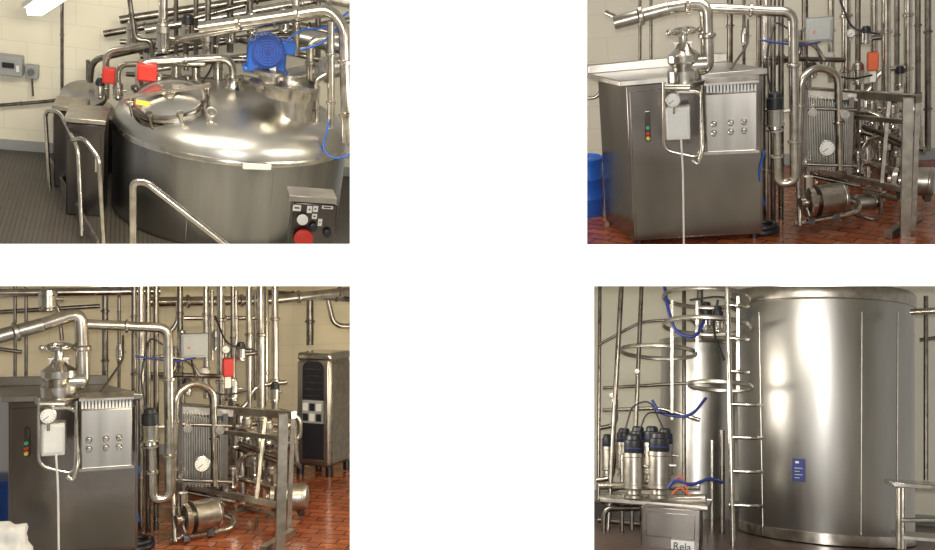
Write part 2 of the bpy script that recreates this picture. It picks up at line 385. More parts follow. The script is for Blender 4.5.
    b2=Geo().lathe((C2.x,C2.y,bot),(0,0,1),[(r2,0),(r2,C2.z-bot)],48)
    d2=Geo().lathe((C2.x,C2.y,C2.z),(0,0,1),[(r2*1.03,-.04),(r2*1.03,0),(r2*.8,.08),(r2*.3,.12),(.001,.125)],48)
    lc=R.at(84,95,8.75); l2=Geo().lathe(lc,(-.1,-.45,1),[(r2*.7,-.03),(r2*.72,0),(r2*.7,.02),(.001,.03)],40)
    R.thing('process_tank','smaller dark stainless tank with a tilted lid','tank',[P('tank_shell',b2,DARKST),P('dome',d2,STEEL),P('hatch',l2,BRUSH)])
    for u0,v0,u1,d,t in((66,124,104,7.62,.4),(54,112,84,8.3,.3)):
        g=R.pbox(Geo(),u0,v0,u1,270,d,t); zf=-R.H
        g.v=[Vector((q.x,q.y,max(q.z,zf))) for q in g.v]
        dr=R.pbox(Geo(),u0+4,v0+8,u1-4,v0+70,d-.02,.02)
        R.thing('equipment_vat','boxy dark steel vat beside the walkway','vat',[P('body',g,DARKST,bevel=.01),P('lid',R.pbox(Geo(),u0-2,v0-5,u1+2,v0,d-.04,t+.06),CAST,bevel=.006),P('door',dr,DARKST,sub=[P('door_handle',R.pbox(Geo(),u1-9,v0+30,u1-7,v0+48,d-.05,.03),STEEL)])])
    a=R.fl(47,164); b=R.fl(98,252)
    R.thing('walkway_kick_plate','long dull steel kick plate along the walkway edge','kick plate',[P('plate',Geo().bar(a+Vector((0,0,.05)),b+Vector((0,0,.05)),.02,.10),CAST)])
    L='stainless steel walkway handrail with bent corners'
    for pts,r in (([(50,190,7.9),(45,110,7.9),(60,112,7.8),(78,148,7.4),(82,236,7.1)],2.0),
                  ([(104,250,6.8),(99,158,6.9),(84,138,7.0),(72,140,7.05)],2.3)):
        R.pipe(pts,r,L,fil=9,clamps=False,name='handrail',cat='railing')
    R.pipe([(133,258,6.0),(133,182,6.0),(146,182,5.98),(233,250,5.85)],3.7,'bent tubular steel guard rail standing before the tank',fil=8,clamps=False,name='guard_rail',cat='railing')
    R.pipe([(140,90,7.9),(138,62,7.9),(232,57,7.95),(234,96,7.98)],4.0,'arched steel cleaning pipe entering the tank dome',fil=14)
    V='vertical stainless steel process pipe above the tanks'; Hh='long horizontal stainless steel pipe under the ceiling'
    for pts,r,l,mm in (([(62,165,9.0),(62,-12,9.0)],1.6,'thin conduit running up the painted wall',TUBED),
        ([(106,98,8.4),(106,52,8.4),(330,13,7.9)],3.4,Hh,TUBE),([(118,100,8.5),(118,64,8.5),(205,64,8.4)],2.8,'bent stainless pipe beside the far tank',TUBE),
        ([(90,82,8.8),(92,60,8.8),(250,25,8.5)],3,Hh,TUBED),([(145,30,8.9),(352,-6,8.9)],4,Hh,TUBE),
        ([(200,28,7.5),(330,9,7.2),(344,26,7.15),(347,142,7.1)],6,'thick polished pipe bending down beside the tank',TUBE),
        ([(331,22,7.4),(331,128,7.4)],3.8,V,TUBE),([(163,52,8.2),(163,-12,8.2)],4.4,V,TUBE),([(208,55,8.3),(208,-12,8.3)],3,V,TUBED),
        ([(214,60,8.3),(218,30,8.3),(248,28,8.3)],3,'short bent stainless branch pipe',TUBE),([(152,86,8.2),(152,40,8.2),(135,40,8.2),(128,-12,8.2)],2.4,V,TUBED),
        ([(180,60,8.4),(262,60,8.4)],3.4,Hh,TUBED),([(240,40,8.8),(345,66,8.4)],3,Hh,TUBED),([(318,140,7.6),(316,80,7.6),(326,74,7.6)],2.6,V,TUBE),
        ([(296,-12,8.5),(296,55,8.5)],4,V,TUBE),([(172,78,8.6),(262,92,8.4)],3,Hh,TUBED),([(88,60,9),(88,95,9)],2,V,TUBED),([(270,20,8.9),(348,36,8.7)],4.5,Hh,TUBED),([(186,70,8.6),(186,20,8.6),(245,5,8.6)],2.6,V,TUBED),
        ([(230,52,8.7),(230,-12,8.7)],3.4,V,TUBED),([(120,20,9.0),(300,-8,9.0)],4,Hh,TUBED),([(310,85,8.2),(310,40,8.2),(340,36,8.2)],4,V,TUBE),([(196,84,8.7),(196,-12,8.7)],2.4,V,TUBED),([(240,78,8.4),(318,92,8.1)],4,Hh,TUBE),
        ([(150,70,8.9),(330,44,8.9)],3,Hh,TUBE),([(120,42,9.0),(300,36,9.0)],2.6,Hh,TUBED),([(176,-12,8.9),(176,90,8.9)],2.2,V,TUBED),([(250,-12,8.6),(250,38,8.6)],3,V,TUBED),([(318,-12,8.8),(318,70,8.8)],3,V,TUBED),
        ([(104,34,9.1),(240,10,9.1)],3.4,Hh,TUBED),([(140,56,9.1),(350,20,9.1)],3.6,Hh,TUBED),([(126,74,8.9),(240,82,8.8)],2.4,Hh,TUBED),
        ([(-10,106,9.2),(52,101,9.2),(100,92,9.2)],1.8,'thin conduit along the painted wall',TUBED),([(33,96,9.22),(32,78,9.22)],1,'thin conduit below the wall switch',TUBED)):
        R.pipe(pts,r,l,mm)
    for pts,r in (([(290,78,8.35),(362,62,8.1)],10),([(300,-10,8.3),(360,2,8.1)],8),([(300,36,8.6),(360,50,8.5)],9)):
        R.pipe(pts,r,'thick pale metal jacketed pipe under the ceiling',DOMEST,name='insulated_pipe')
    for u,v0,v1,d,r,cm in((163,22,52,8.1,7,CAST),(208,32,58,8.2,6,CAST),(188,14,42,8.5,6.5,BLACK),(118,82,98,8.3,5,CAST),(100,78,98,8.3,4.5,BLACK),(132,20,48,8.6,5.5,CAST),(230,18,42,8.6,6,BLACK),(252,12,34,8.4,5.5,CAST),(176,54,78,8.5,5,CAST),(218,60,84,8.4,5,CAST),(196,60,80,8.5,4.5,BLACK),(284,8,32,8.3,5.5,CAST),(148,46,64,8.4,4.5,BLACK)):
        R.valve(u,v0,v1,d,r,cm,'upright steel valve actuator above the tanks')
    for u0,v0,u1,v1,d in((102,69,115,84,8.2),(137,65,157,82,7.8)):
        R.thing('junction_box','small red junction box on the pipework','box',[P('box_body',R.pbox(Geo(),u0,v0,u1,v1,d,.1),RED,bevel=.008),P('box_lid',R.pbox(Geo(),u0+1.5,v0+1.5,u1-1.5,v1-1.5,d-.01,.012),RED,bevel=.003)])
    g=R.pbox(Geo(),-8,57,22,76,9.1,.16)
    R.thing('wall_control_box','grey wall control box with small display','box',[P('box_body',g,GREY,bevel=.01),P('display',R.pbox(Geo(),2,63,14,68,9.085,.02),BLACK),P('lamp',R.pbox(Geo(),16,66,19,72,9.085,.02),WHITE)])
    R.thing('wall_switch_box','small grey switch box on the wall','box',[P('box_body',R.pbox(Geo(),25,66,38,79,9.18,.1),GREY,bevel=.008),P('switch_knob',Geo().cyl(R.at(31,72,9.19),R.at(31,72,9.14),.03),BLACK)])
    a=R.at(34,12,8.9); b=R.at(64,-8,8.3)
    R.thing('ceiling_lamp','bright fluorescent strip lamp','lamp',[P('lamp_tube',Geo().bar(a,b,.12,.06),LAMPM),P('lamp_housing',Geo().bar(a+Vector((0,0,.05)),b+Vector((0,0,.05)),.2,.04),WHITE)])
    for pts in ([(330,120,7.35),(322,150,7.3),(335,160,7.2),(356,152,7.2)],[(300,50,7.6),(322,44,7.6),(345,20,7.5)],[(287,40,7.6),(300,30,7.6),(330,28,7.6),(348,12,7.5)]):
        R.pipe(pts,1.1,'thin blue flexible air hose',BLUEB,fil=20,clamps=False,name='air_hose',cat='hose')
    R.pipe([(196,90,8.2),(214,66,8.2),(216,30,8.2)],1.0,'thin dark cable hanging between pipes',BLACK,fil=14,clamps=False,name='cable',cat='cable')
    d=5.85
    ps=[P('box_body',R.pbox(Geo(),291,203,335,262,d,.18),DARKST,bevel=.012),P('box_top',R.pbox(Geo(),289,197,337,203,d-.01,.2),BRUSH,bevel=.004)]
    def btn(u,v,r,m,nm,h=.04,lb=None):
        c=R.at(u,v,d); return P(nm,Geo().lathe(c,(0,-1,0),[(r*.7,0),(r*.7,h*.5),(r,h*.55),(r*.95,h*.9),(r*.6,h)],20),m,label=lb)
    ps+=[btn(303,236,.066,RED,'emergency_stop_button',.07,'red mushroom push button'),btn(302,218,.038,WHITE,'selector_knob',.05),btn(313,226,.03,BLACK,'selector_knob'),btn(327,232,.03,BLACK,'selector_knob')]
    for a in ((293,205,301,211),(307,206,312,213),(313,206,318,212),(312,214,317,219),(318,219,322,226),(322,206,333,209)):
        ps.append(P('legend_plate',R.pbox(Geo(),*a,d-.006,.008),WHITE,sub=[P('legend_mark',R.pbox(Geo(),a[0]+1.5,(a[1]+a[3])/2-.6,a[2]-1.5,(a[1]+a[3])/2+.6,d-.009,.005),BLACK)]))
    R.thing('push_button_station','dark control box with red stop button and white labels','control box',ps)
room1()

# ================================================================== PROCESS UNIT (two rooms)
def face(g,A,B,s0,s1,z0,z1,out,th):
    d=(B-A); n=Vector((d.y,-d.x,0)).normalized()
    a=A+d*s0; b=A+d*s1; o=n*out; i=n*(out-th)
    return g.hexa([Vector((p.x,p.y,z)) for z in(z0,z1) for p in(a+o,b+o,b+i,a+i)])
def unit(R,third):
    A=R.fl(634,245); B=R.fl(763,238); Cc=R.fl(606,224); D=B+(Cc-A)
    zt=R.up(A,86).z; z0=-R.H
    ctr=(A+B+Cc+D)/4
    body=Geo().prism([A,B,D,Cc],z0+.03,zt)
    e=(B-A).normalized(); f=(Cc-A).normalized()
    ex=[A-e*.05-f*.02,B+e*.02-f*.02,D+e*.02+f*.02,Cc-e*.08+f*.02]
    top=Geo().prism(ex,zt,zt+.04)
    back=Geo().prism([ex[3],ex[2],ex[2]+(ex[1]-ex[2])*.1,ex[3]+(ex[0]-ex[3])*.1],zt+.04,zt+.1)
    hgt=zt-z0
    door=face(Geo(),A,B,.02,.985,z0+.05,zt-.04,.010,.010)
    strip=face(Geo(),A,B,.125,.165,z0+hgt*.66,z0+hgt*.84,.03,.02)
    ps=[P('body',body,CABST,bevel=.006),P('top_slab',top,BRUSH,bevel=.006),P('back_rim',back,BRUSH,bevel=.004),P('front_door',door,CABST,bevel=.004)]
    st=P('switch_strip',strip,DARKST,bevel=.003)
    n=Vector(((B-A).y,-(B-A).x,0)).normalized()
    for k,(mm,zz) in enumerate(((YEL,.68),(RED,.71),(GREEN,.745))):
        c=A+(B-A)*.145+n*.03; c.z=z0+hgt*zz
        st['sub'].append(P('push_button',Geo().lathe(c,n,[(.013,0),(.013,.015),(.009,.018)],14),mm))
    ps.append(st)
    for q in (A,B,Cc,D):
        c=ctr+(q-ctr)*.9; ps.append(P('foot',Geo().cyl((c.x,c.y,z0),(c.x,c.y,z0+.035),.03),DARKST))
    R.thing('machine_cabinet','large stainless steel machine cabinet standing on red tiles','cabinet',ps)
    d=5.92
    ps=[P('panel_body',R.pbox(Geo(),706,93,757,152,d,.28),BRUSH,bevel=.006),P('slat_backing',R.pbox(Geo(),705,84,758,93,d+.06,.2),DARKST)]
    lv=Geo()
    for i in range(15): R.pbox(lv,706.5+i*3.42,84.5,708.4+i*3.42,93,d+.02,.04)
    ps.append(P('louvres',lv,WHITE,label='row of pale upright slats')); ps.append(P('louvre_rail',R.pbox(Geo(),704,82,759,84.3,d,.26),STEEL))
    for u in (714,731,744):
        for v in (124,133):
            c=R.at(u,v-(u-711)*.08,d); ps.append(P('knob',Geo().lathe(c,(0,-1,0),[(.008,0),(.008,.02),(.016,.024),(.016,.045),(.010,.052)],16),STEEL)); ps.append(P('knob_base',Geo().lathe(c,(0,-1,0),[(.019,-.002),(.019,.003)],16),DARKST))
    ps.append(P('lower_edge',R.pbox(Geo(),704,151,759,154,d-.01,.29),STEEL))
    R.thing('louvred_steel_panel','stainless box with six round knobs and slatted top','panel',ps)
    R.thing('white_meter_box','small white instrument box on the cabinet front','box',[P('box_body',R.pbox(Geo(),666,108,690,140,6.02,.14),WHITE,bevel=.008),P('lid_line',R.pbox(Geo(),668,111,688,137,6.01,.012),WHITE,bevel=.003)])
    R.gauge(673,101,5.94,8.2)
    R.gauge(827,149,6.55,8.5,'round white dial gauge on the heat exchanger')
    c=R.at(684,70,6.2); b=R.at(684,31,6.2); L=(b-c).z
    bd=Geo().lathe(c,(0,0,1),[(.11,-.07),(.11,0),(.075,.02),(.105,.06),(.105,.1),(.065,.13),(.05,L*.6),(.03,L*.75),(.03,L)],28)
    bd.cyl(c+Vector((0,0,.03)),c+Vector((.15,0,.03)),.06)
    wh=Geo().torus(b,(0,-.15,1),.07,.014,32)
    for i in range(4):
        t=i*math.pi/2+.3; wh.cyl(b,b+Vector((math.cos(t)*.10,math.sin(t)*.10,0)),.012); wh.ball(b+Vector((math.cos(t)*.10,math.sin(t)*.10,0)),.02,n=10)
    yk=Geo().bar(c+Vector((-.06,0,.1)),c+Vector((-.04,0,L*.7)),.018,.018).bar(c+Vector((.06,0,.1)),c+Vector((.04,0,L*.7)),.018,.018).box(c+Vector((-.06,-.02,L*.68)),c+Vector((.06,.02,L*.74)))
    R.thing('hand_valve','steel hand valve with four-armed wheel on the cabinet','valve',[P('valve_body',bd,STEEL),P('handwheel',wh,STEEL),P('yoke',yk,CAST),P('flange',Geo().lathe(c,(0,0,1),[(.14,-.10),(.14,-.07)],28),CAST)])
    R.pipe([(668,8.5,6.15),(706,-4 if third else 2,6.2),(708,68,6.2),(690,71,6.2)],6.6,'thick polished elbow pipe dropping to the hand valve',fil=14)
    R.pipe([(614,23,6.1),(668,8.5,6.15)],7,'ribbed insulated sleeve on a sloping pipe',CAST,clamps=True,name='insulated_sleeve')
    R.pipe([(606,12,6.2),(625,21,6.12)],2.2,'small steel pipe end with lever',clamps=False)
    R.pipe([(709,8,6.25),(793,12,6.3),(795,182,6.3),(778,184,6.3),(777,128,6.3)],5.0,'long polished pipe looping down in a U bend',fil=11)
    R.valve(775,92,131,6.2,9,BLACK,'cylindrical steel filter valve with black cap',capf=.42)
    V='vertical stainless steel pipe of the processing unit'; T='thin vertical steel tube'
    tp=-22 if not third else -38
    for u,v1,dd,r in ((766,228,6.7,3.2),(773,230,6.75,2.8),(781,222,6.8,2.8),(759,90,7.3,2.6),(730,72,7.8,3.0),(744,74,7.9,1.6),(640,72,8.2,1.6),(651,72,8.2,1.6),(805,80,7.7,3),(831,82,7.8,3.2),(846,100,7.5,4.4),(858,160,7.4,2.6),(874,150,7.6,3.4),(886,150,7.4,4.4),(897,90,7.9,2.4),(908,98,7.6,3.8),(918,130,7.8,2.6),(928,150,7.9,3)):
        if third and u>890: u-=8
        if third and u>905: continue
        R.pipe([(u,tp,dd),(u,v1,dd)],r,V if r>2 else T,mat=TUBE if r>3.1 else TUBED)
    for pts,r,m in (([(797,186,6.6),(801,78,6.6),(818,66,6.65),(838,74,6.7),(840,170,6.7)],4.0,TUBE),
        ([(664,82,6.0),(664,150,6.0),(700,158,6.0),(702,85,6.0)],1.8,TUBE),([(690,88,6.0),(665,88,6.0)],4.0,TUBE),([(676,92,6.02),(702,92,6.02),(703,150,5.90),(698,165,5.90),(692,160,5.90)],2.2,TUBE),
        ([(720,84,6.3),(748,44,6.6),(748,20,6.8)],1.2,TUBED),
        ([(795,224,6.45),(856,213,6.55),(860,203,6.7),(832,192,7.0)],3.2,TUBE),
        ([(800,226,6.4),(797,160,6.6)],2.4,TUBE),([(845,120,7.2),(925,150,6.7)],2.6,TUBED),([(848,158,7.3),(925,178,6.8)],3.2,TUBE),
        ([(850,140,7.3),(862,110,7.2),(884,118,7.1),(884,172,7.1)],3.2,TUBE),([(865,190,7.1),(900,200,6.9)],3,TUBE),([(840,100,7.6),(870,92,7.6),(880,70,7.6),(912,66,7.6)],2.6,TUBE),
        ([(858,60,7.5),(858,40,7.5),(890,36,7.5)],2.4,TUBED),([(845,205,7.0),(845,176,7.1),(880,182,7.0)],3,TUBE),([(768,58,7.2),(845,60,7.4)],2.4,TUBED),([(800,30,7.4),(800,58,7.4),(770,64,7.3)],2.2,TUBED),
        ([(785,40,6.9),(815,44,7.0),(824,60,7.0)],2.0,TUBE),([(858,172,7.3),(866,140,7.3),(900,134,7.2)],2.6,TUBE),([(812,176,6.9),(860,186,6.9)],2.4,TUBED),([(905,120,7.3),(918,104,7.3),(922,150,7.3)],3,TUBE),([(826,206,6.8),(880,222,6.6),(882,200,6.6)],1.6,TUBED),
        ([(852,112,7.5),(890,106,7.5),(912,112,7.5)],3,TUBE),([(850,128,7.5),(905,146,7.3)],2.8,TUBED),([(854,95,7.8),(854,175,7.8)],3,TUBED),([(894,100,7.7),(894,178,7.7)],3,TUBED),([(866,100,7.7),(868,186,7.6)],2.6,TUBE)):
        R.pipe(pts,r,'bent stainless steel pipe of the processing unit',m,fil=10)
    rnd=random.Random(11)
    for i in range(22):
        u=rnd.uniform(800,910 if not third else 892); v=rnd.uniform(85,172); dd=rnd.uniform(7.75,8.1); w=rnd.choice((-1,1))*rnd.uniform(14,30); h=rnd.uniform(18,45)
        u2=max(798,min(914 if not third else 896,u+w)); v2=min(v+h,183)
        R.pipe([(u,v-rnd.uniform(8,22),dd),(u,v2,dd),(u2,v2-rnd.uniform(-4,4),dd)],rnd.uniform(2.0,3.6),'dull steel pipe behind the stand frame',TUBED if i%3 else TUBE,fil=8)
    for u,v0,dd,r in((862,112,8.15,11),(890,120,8.2,10),(820,110,8.2,13)):
        b=R.at(u,v0,dd); rr=R.px(r,dd); hh=b.z-z0
        R.thing('filter_vessel','dark upright steel vessel behind the pipework','vessel',[P('vessel_shell',Geo().lathe((b.x,b.y,z0),(0,0,1),[(rr*.8,.1),(rr,.16),(rr,hh-.1),(rr*.8,hh-.03),(rr*.3,hh),(rr*.2,hh+.04)],28),DARKST),P('vessel_band',Geo().torus((b.x,b.y,z0+hh*.6),(0,0,1),rr*1.01,.012,28),CAST),P('leg',Geo().cyl((b.x-rr*.7,b.y,z0),(b.x-rr*.7,b.y,z0+.2),.015),DARKST),P('leg',Geo().cyl((b.x+rr*.7,b.y,z0),(b.x+rr*.7,b.y,z0+.2),.015),DARKST)])
    for pts,m in (([(771,92,6.4),(765,60,6.5),(775,20,6.6),(790,30,6.6)],BLACK),([(765,150,6.3),(758,175,6.3),(764,205,6.4)],BLUEB),([(816,42,6.9),(822,70,6.8),(850,80,6.9),(872,75,7)],BLACK),([(760,40,6.5),(800,46,6.5),(820,42,6.8)],BLUED),([(840,0,7.4),(852,30,7.2),(880,34,7.2)],BLACK)):
        R.pipe(pts,1.0,'thin flexible control hose',m,fil=22,clamps=False,name='control_hose',cat='hose')
    R.pipe([(681,138,5.98),(683,170,5.98),(684,256,6.0)],1.1,'thin white cable hanging down the cabinet front',WHITE,fil=14,clamps=False,name='cable',cat='cable')
    c=R.fl(762,232); g=Geo().torus(c+Vector((0,0,.02)),(0,0,1),.1,.02); g.torus(c+Vector((.01,0,.05)),(0,0,1),.08,.018)
    R.thing('hose_coil','black hose coiled on the tiles by the pipes','hose',[P('h',g,BLACK)])
    dx=6.72
    pl=Geo()
    for i in range(24): R.pbox(pl,807+i*1.72,96+i*.35+(i%2)*1.5,807.9+i*1.72,171-(i%2)*1.5,dx+.025*(i%2),.32)
    fr=R.pbox(Geo(),803,90,807.5,175,dx-.05,.44); fr2=R.pbox(Geo(),848,98,853,175,dx-.03,.42)
    ps=[P('plate_pack',pl,CAST,sub=[P('gasket_pack',R.pbox(Geo(),807,101,848,168,dx+.06,.24),PLATEG)]),P('end_plate',fr,CABST),P('end_plate',fr2,CABST)]
    for v in(108,164): ps.append(P('tie_bar',Geo().cyl(R.at(801,v,dx-.03),R.at(857,v+2,dx-.03),.012),TUBED))
    ps.append(P('carrying_bar',Geo().bar(R.at(800,93,dx+.1),R.at(858,97,dx+.1),.04,.05),CAST))
    for u,v in((812,110),(844,112)): ps.append(P('port_nozzle',Geo().cyl(R.at(u,v,dx+.02),R.at(u,v,dx+.02)+Vector((0,-.1,0)),.03),TUBE))
    R.thing('plate_heat_exchanger','dense steel plate heat exchanger with end plates','heat exchanger',ps)
    fg=lambda a,b,w=.05:Geo().bar(a,b,w,w)
    a=R.at(802,90,7.35); b=R.at(919,99,6.35); foot=R.fl(905,236); foot2=R.fl(806,196)
    ps=[P('top_rail',fg(a,b,.05),CAST),P('post',fg(Vector((foot.x,foot.y,z0)),R.at(908,98,foot.y),.06),CAST),P('post',fg(foot2,R.at(808,91,foot2.y),.05),CAST),
        P('post',fg(R.at(918,99,6.4),R.at(913,230,6.4),.03),CAST),P('cross_bar',fg(R.at(808,112,7.3),R.at(906,122,foot.y),.03),CAST),P('cross_bar',fg(R.at(808,168,7.3),R.at(906,190,foot.y),.035),CAST),
        P('foot_bar',fg(R.fl(888,239)+Vector((0,0,.03)),R.fl(918,220)+Vector((0,0,.03)),.05),CAST)]
    ps.append(P('upright_brace',fg(a+(b-a)*.78,R.at(808,168,7.3).lerp(R.at(906,190,foot.y),.78),.022),CAST))
    R.thing('steel_stand_frame','open rectangular steel stand frame holding pipework','frame',ps)
    R.pump(824,200,6.5,16.5,46,'large smooth steel pump motor lying on the tiles',(-1,-.45,0))
    R.pump(914,181,6.75,14.5,42,'large round steel pump motor behind the stand frame',(-1,.35,0))
    R.pump(868,202,7.1,9,28,'small steel pump below the pipes',(1,.2,0))
    R.thing('grey_control_box','grey electrical box on the pipe rack','box',[P('box_body',R.pbox(Geo(),806,18,833,42,7.1,.12),GREY,bevel=.008),P('box_lid',R.pbox(Geo(),808,20,831,40,7.09,.012),GREY,bevel=.004,sub=[P('lid_mark',R.pbox(Geo(),813,31,815,33,7.08,.012),ORANGE)])])
    u=873 if not third else 853; v=62 if not third else 52
    R.thing('red_actuator','red actuator box clamped to a vertical pipe','actuator',[P('box_body',R.pbox(Geo(),u-5,v-9,u+6,v+9,7.2,.1),RED if third else ORANGE,bevel=.01),P('bracket',R.pbox(Geo(),u-3,v+9,u+3,v+20,7.22,.06),WHITE)])
    for u,v0,v1,dd,r,cm in ((858,62,84,7.3,6,CAST),(830,52,72,7.4,5,WHITE),(893,104,128,7.2,6,CAST),(872,100,124,7.25,5.5,CAST),(745,28,44,7.7,4,CAST),(858,150,172,7.1,6,CAST),(812,62,78,7.2,5,BLACK),(880,140,160,7.2,6,CAST),(900,66,86,7.5,5,BLACK),(860,112,132,7.1,5,BLACK),(866,26,44,7.3,5,BLACK),(896,150,170,7.1,5.5,CAST)):
        R.valve(u,v0,v1,dd,r,cm,'small steel valve on the processing unit pipework')
    for u,v,dd in ((851,34,7.3),(881,96,7.2)):
        R.gauge(u,v,dd,4.5,'small round dial gauge on the pipework')

def room2():
    R=Room(761,-60,(587,0,935,244)); R.H=-R.at(632,245,6.2).z
    R.shell(8.6,WALL2,TILE); unit(R,False)
    c=R.fl(587,214); zt=R.up(c,158).z; h=zt-c.z; r=R.px(21,c.y)
    g=Geo().lathe(c,(0,0,1),[(r*.86,0),(r*.92,.03),(r*.97,h*.3),(r*1.0,h*.32),(r*.97,h*.34),(r*.98,h*.64),(r*1.02,h*.66),(r*.98,h*.68),(r*.98,h*.95),(r*.96,h*.97),(r*.9,h*.98)],40)
    lid=Geo().lathe(c,(0,0,1),[(r*1.04,h*.93),(r*1.04,h),(r*.92,h+.01),(r*.9,h-.015),(.001,h-.015)],40)
    R.thing('blue_barrel','blue plastic barrel standing beside the steel cabinet','barrel',[P('barrel_body',g,BLUEB),P('lid_ring',lid,BLUEB)])
    R.pipe([(580,98,8.3),(600,98,8.3),(602,70,8.3)],2,'thin steel pipe on the wall')
    return R
R2=room2()
def room3():
    R=Room(136,256,(0,286,350,550)); R.H=R2.H; R.du=-625; R.dv=316
    R.shell(9.4,WALL3,TILE); unit(R,True)
    R.du=R.dv=0
    A=R.fl(330,477); B=R.fl(350,469); Cc=R.fl(297,474); D=B+(Cc-A); z0=-R.H; zt=R.up(A,356).z; H=zt-z0
    ctr=(A+B+Cc+D)/4
    ps=[P('body',Geo().prism([A,B,D,Cc],z0+.08,zt-.03),CAST,bevel=.03),P('top_cap',Geo().prism([ctr+(p-ctr)*1.02 for p in(A,B,D,Cc)],zt-.05,zt+.02),STEEL,bevel=.02)]
    dr=P('door',face(Geo(),Cc,A,.03,.97,z0+.12,zt-.06,.02,.02),BRUSH,bevel=.02)
    # tall window with arched top
    def archface(s0,s1,za,zb,out,th,n=10):
        d=(A-Cc); nn=Vector((d.y,-d.x,0)).normalized(); w=(s1-s0)*d.length; rr=min(w*.3,.1)
        prof=[(s0,za),(s1,za)]
        for k in range(n+1):
            t=math.pi/2*k/n; prof.append((s1-(rr/d.length)*(1-math.cos(t)),zb-rr*(1-math.sin(t))))
        for k in range(n+1):
            t=math.pi/2*(1-k/n); prof.append((s0+(rr/d.length)*(1-math.cos(t)),zb-rr*(1-math.sin(t))))
        m=len(prof); vs=[]
        for oo in(out-th,out):
            for s_,z_ in prof:
                p=Cc+d*s_+nn*oo; vs.append(Vector((p.x,p.y,z_)))
        return Geo().add(vs,[tuple(range(m)),tuple(range(2*m-1,m-1,-1))]+[(i,(i+1)%m,m+(i+1)%m,m+i) for i in range(m)])
    dr['sub']=[P('window_panel',archface(.2,.84,z0+H*.14,z0+H*.95,.026,.01),BLACK)]
    dr['sub'].append(P('instrument_panel',face(Geo(),Cc,A,.2,.84,z0+H*.44,z0+H*.63,.03,.01),GREY))
    for i in range(3):
        for j in range(2): dr['sub'].append(P('instrument',face(Geo(),Cc,A,.24+.2*i,.38+.2*i,z0+H*(.46+.085*j),z0+H*(.52+.085*j),.045,.015),WHITE if (i+j)%2 else BLACK))
    for k in range(5): dr['sub'].append(P('tray_edge',face(Geo(),Cc,A,.26,.78,z0+H*(.665+.055*k),z0+H*(.671+.055*k),.032,.008),CABST))
    dr['sub'].append(P('door_handle',face(Geo(),Cc,A,.89,.93,z0+H*.45,z0+H*.62,.06,.03),CAST))
    ps.append(dr); ps.append(P('side_panel',face(Geo(),A,B,.08,.92,z0+.14,zt-.08,.008,.008),CAST))
    for q in(A,B,Cc,D):
        c=ctr+(q-ctr)*.88; ps.append(P('leg',Geo().cyl((c.x,c.y,z0),(c.x,c.y,z0+.09),.035),DARKST))
    R.thing('tall_rack_cabinet','tall stainless cabinet with dark arched window and instruments','cabinet',ps)
    for pts,r,m in (([(-10,293,7.6),(160,291,7.6)],4,TUBE),([(150,302,8.2),(270,300,8.4),(362,290,8.6)],5,TUBE),([(310,298,9.1),(310,345,9.1)],4,TUBED),([(328,300,8.9),(334,326,8.9),(360,326,8.9)],3,TUBE),([(262,292,8.5),(360,300,8.7)],3,TUBED),([(0,312,8.4),(100,306,8.4)],2.2,TUBED),
        ([(168,335,8),(178,322,8),(178,300,8)],2.4,TUBE),([(184,318,8.2),(266,318,8.2)],2.2,TUBE),([(236,290,8),(236,345,8),(226,352,8),(226,400,7.8)],2.6,TUBE),([(266,290,8),(266,400,8)],3,TUBE),([(255,290,8.2),(255,400,8.2)],1.6,TUBED),([(40,290,7.8),(40,300,7.8),(58,304,7.8),(62,340,7.8)],2,TUBED),
        ([(276,410,7.6),(300,416,7.6),(300,440,7.6),(276,446,7.6)],3,TUBE),([(-8,348,6.9),(22,352,6.9)],2,TUBED),([(212,290,8),(212,360,8)],2,TUBE)):
        R.pipe(pts,r,'stainless steel pipe near the ceiling and wall',m)
    R.valve(48,288,310,6.9,9,STEEL,'steel valve with round body on overhead pipe')
    R.valve(182,330,352,7.6,5,CAST,'small steel valve on overhead pipe'); R.valve(216,330,350,7.6,5,CAST,'small steel valve on overhead pipe')
    c=R.at(8,548,5.95); g=Geo().ball(c,R.px(25,5.95),(1,.7,1),48)
    for v in g.v:
        d=(v-c); k=noise.noise(d*9)*.32+noise.noise(d*22)*.12; v+=d.normalized()*k*.12*1.6
    R.thing('plastic_bag','crumpled white plastic bag against the cabinet','bag',[P('b',g,WHITE)])
    R.thing('blue_barrel','blue plastic barrel beside the steel cabinet','barrel',[P('b',Geo().lathe(R.at(-18,530,6.75),(0,0,1),[(.13,0),(.14,.3),(.15,.31),(.15,.34)],32),BLUEB)])
    return R
R3=room3()

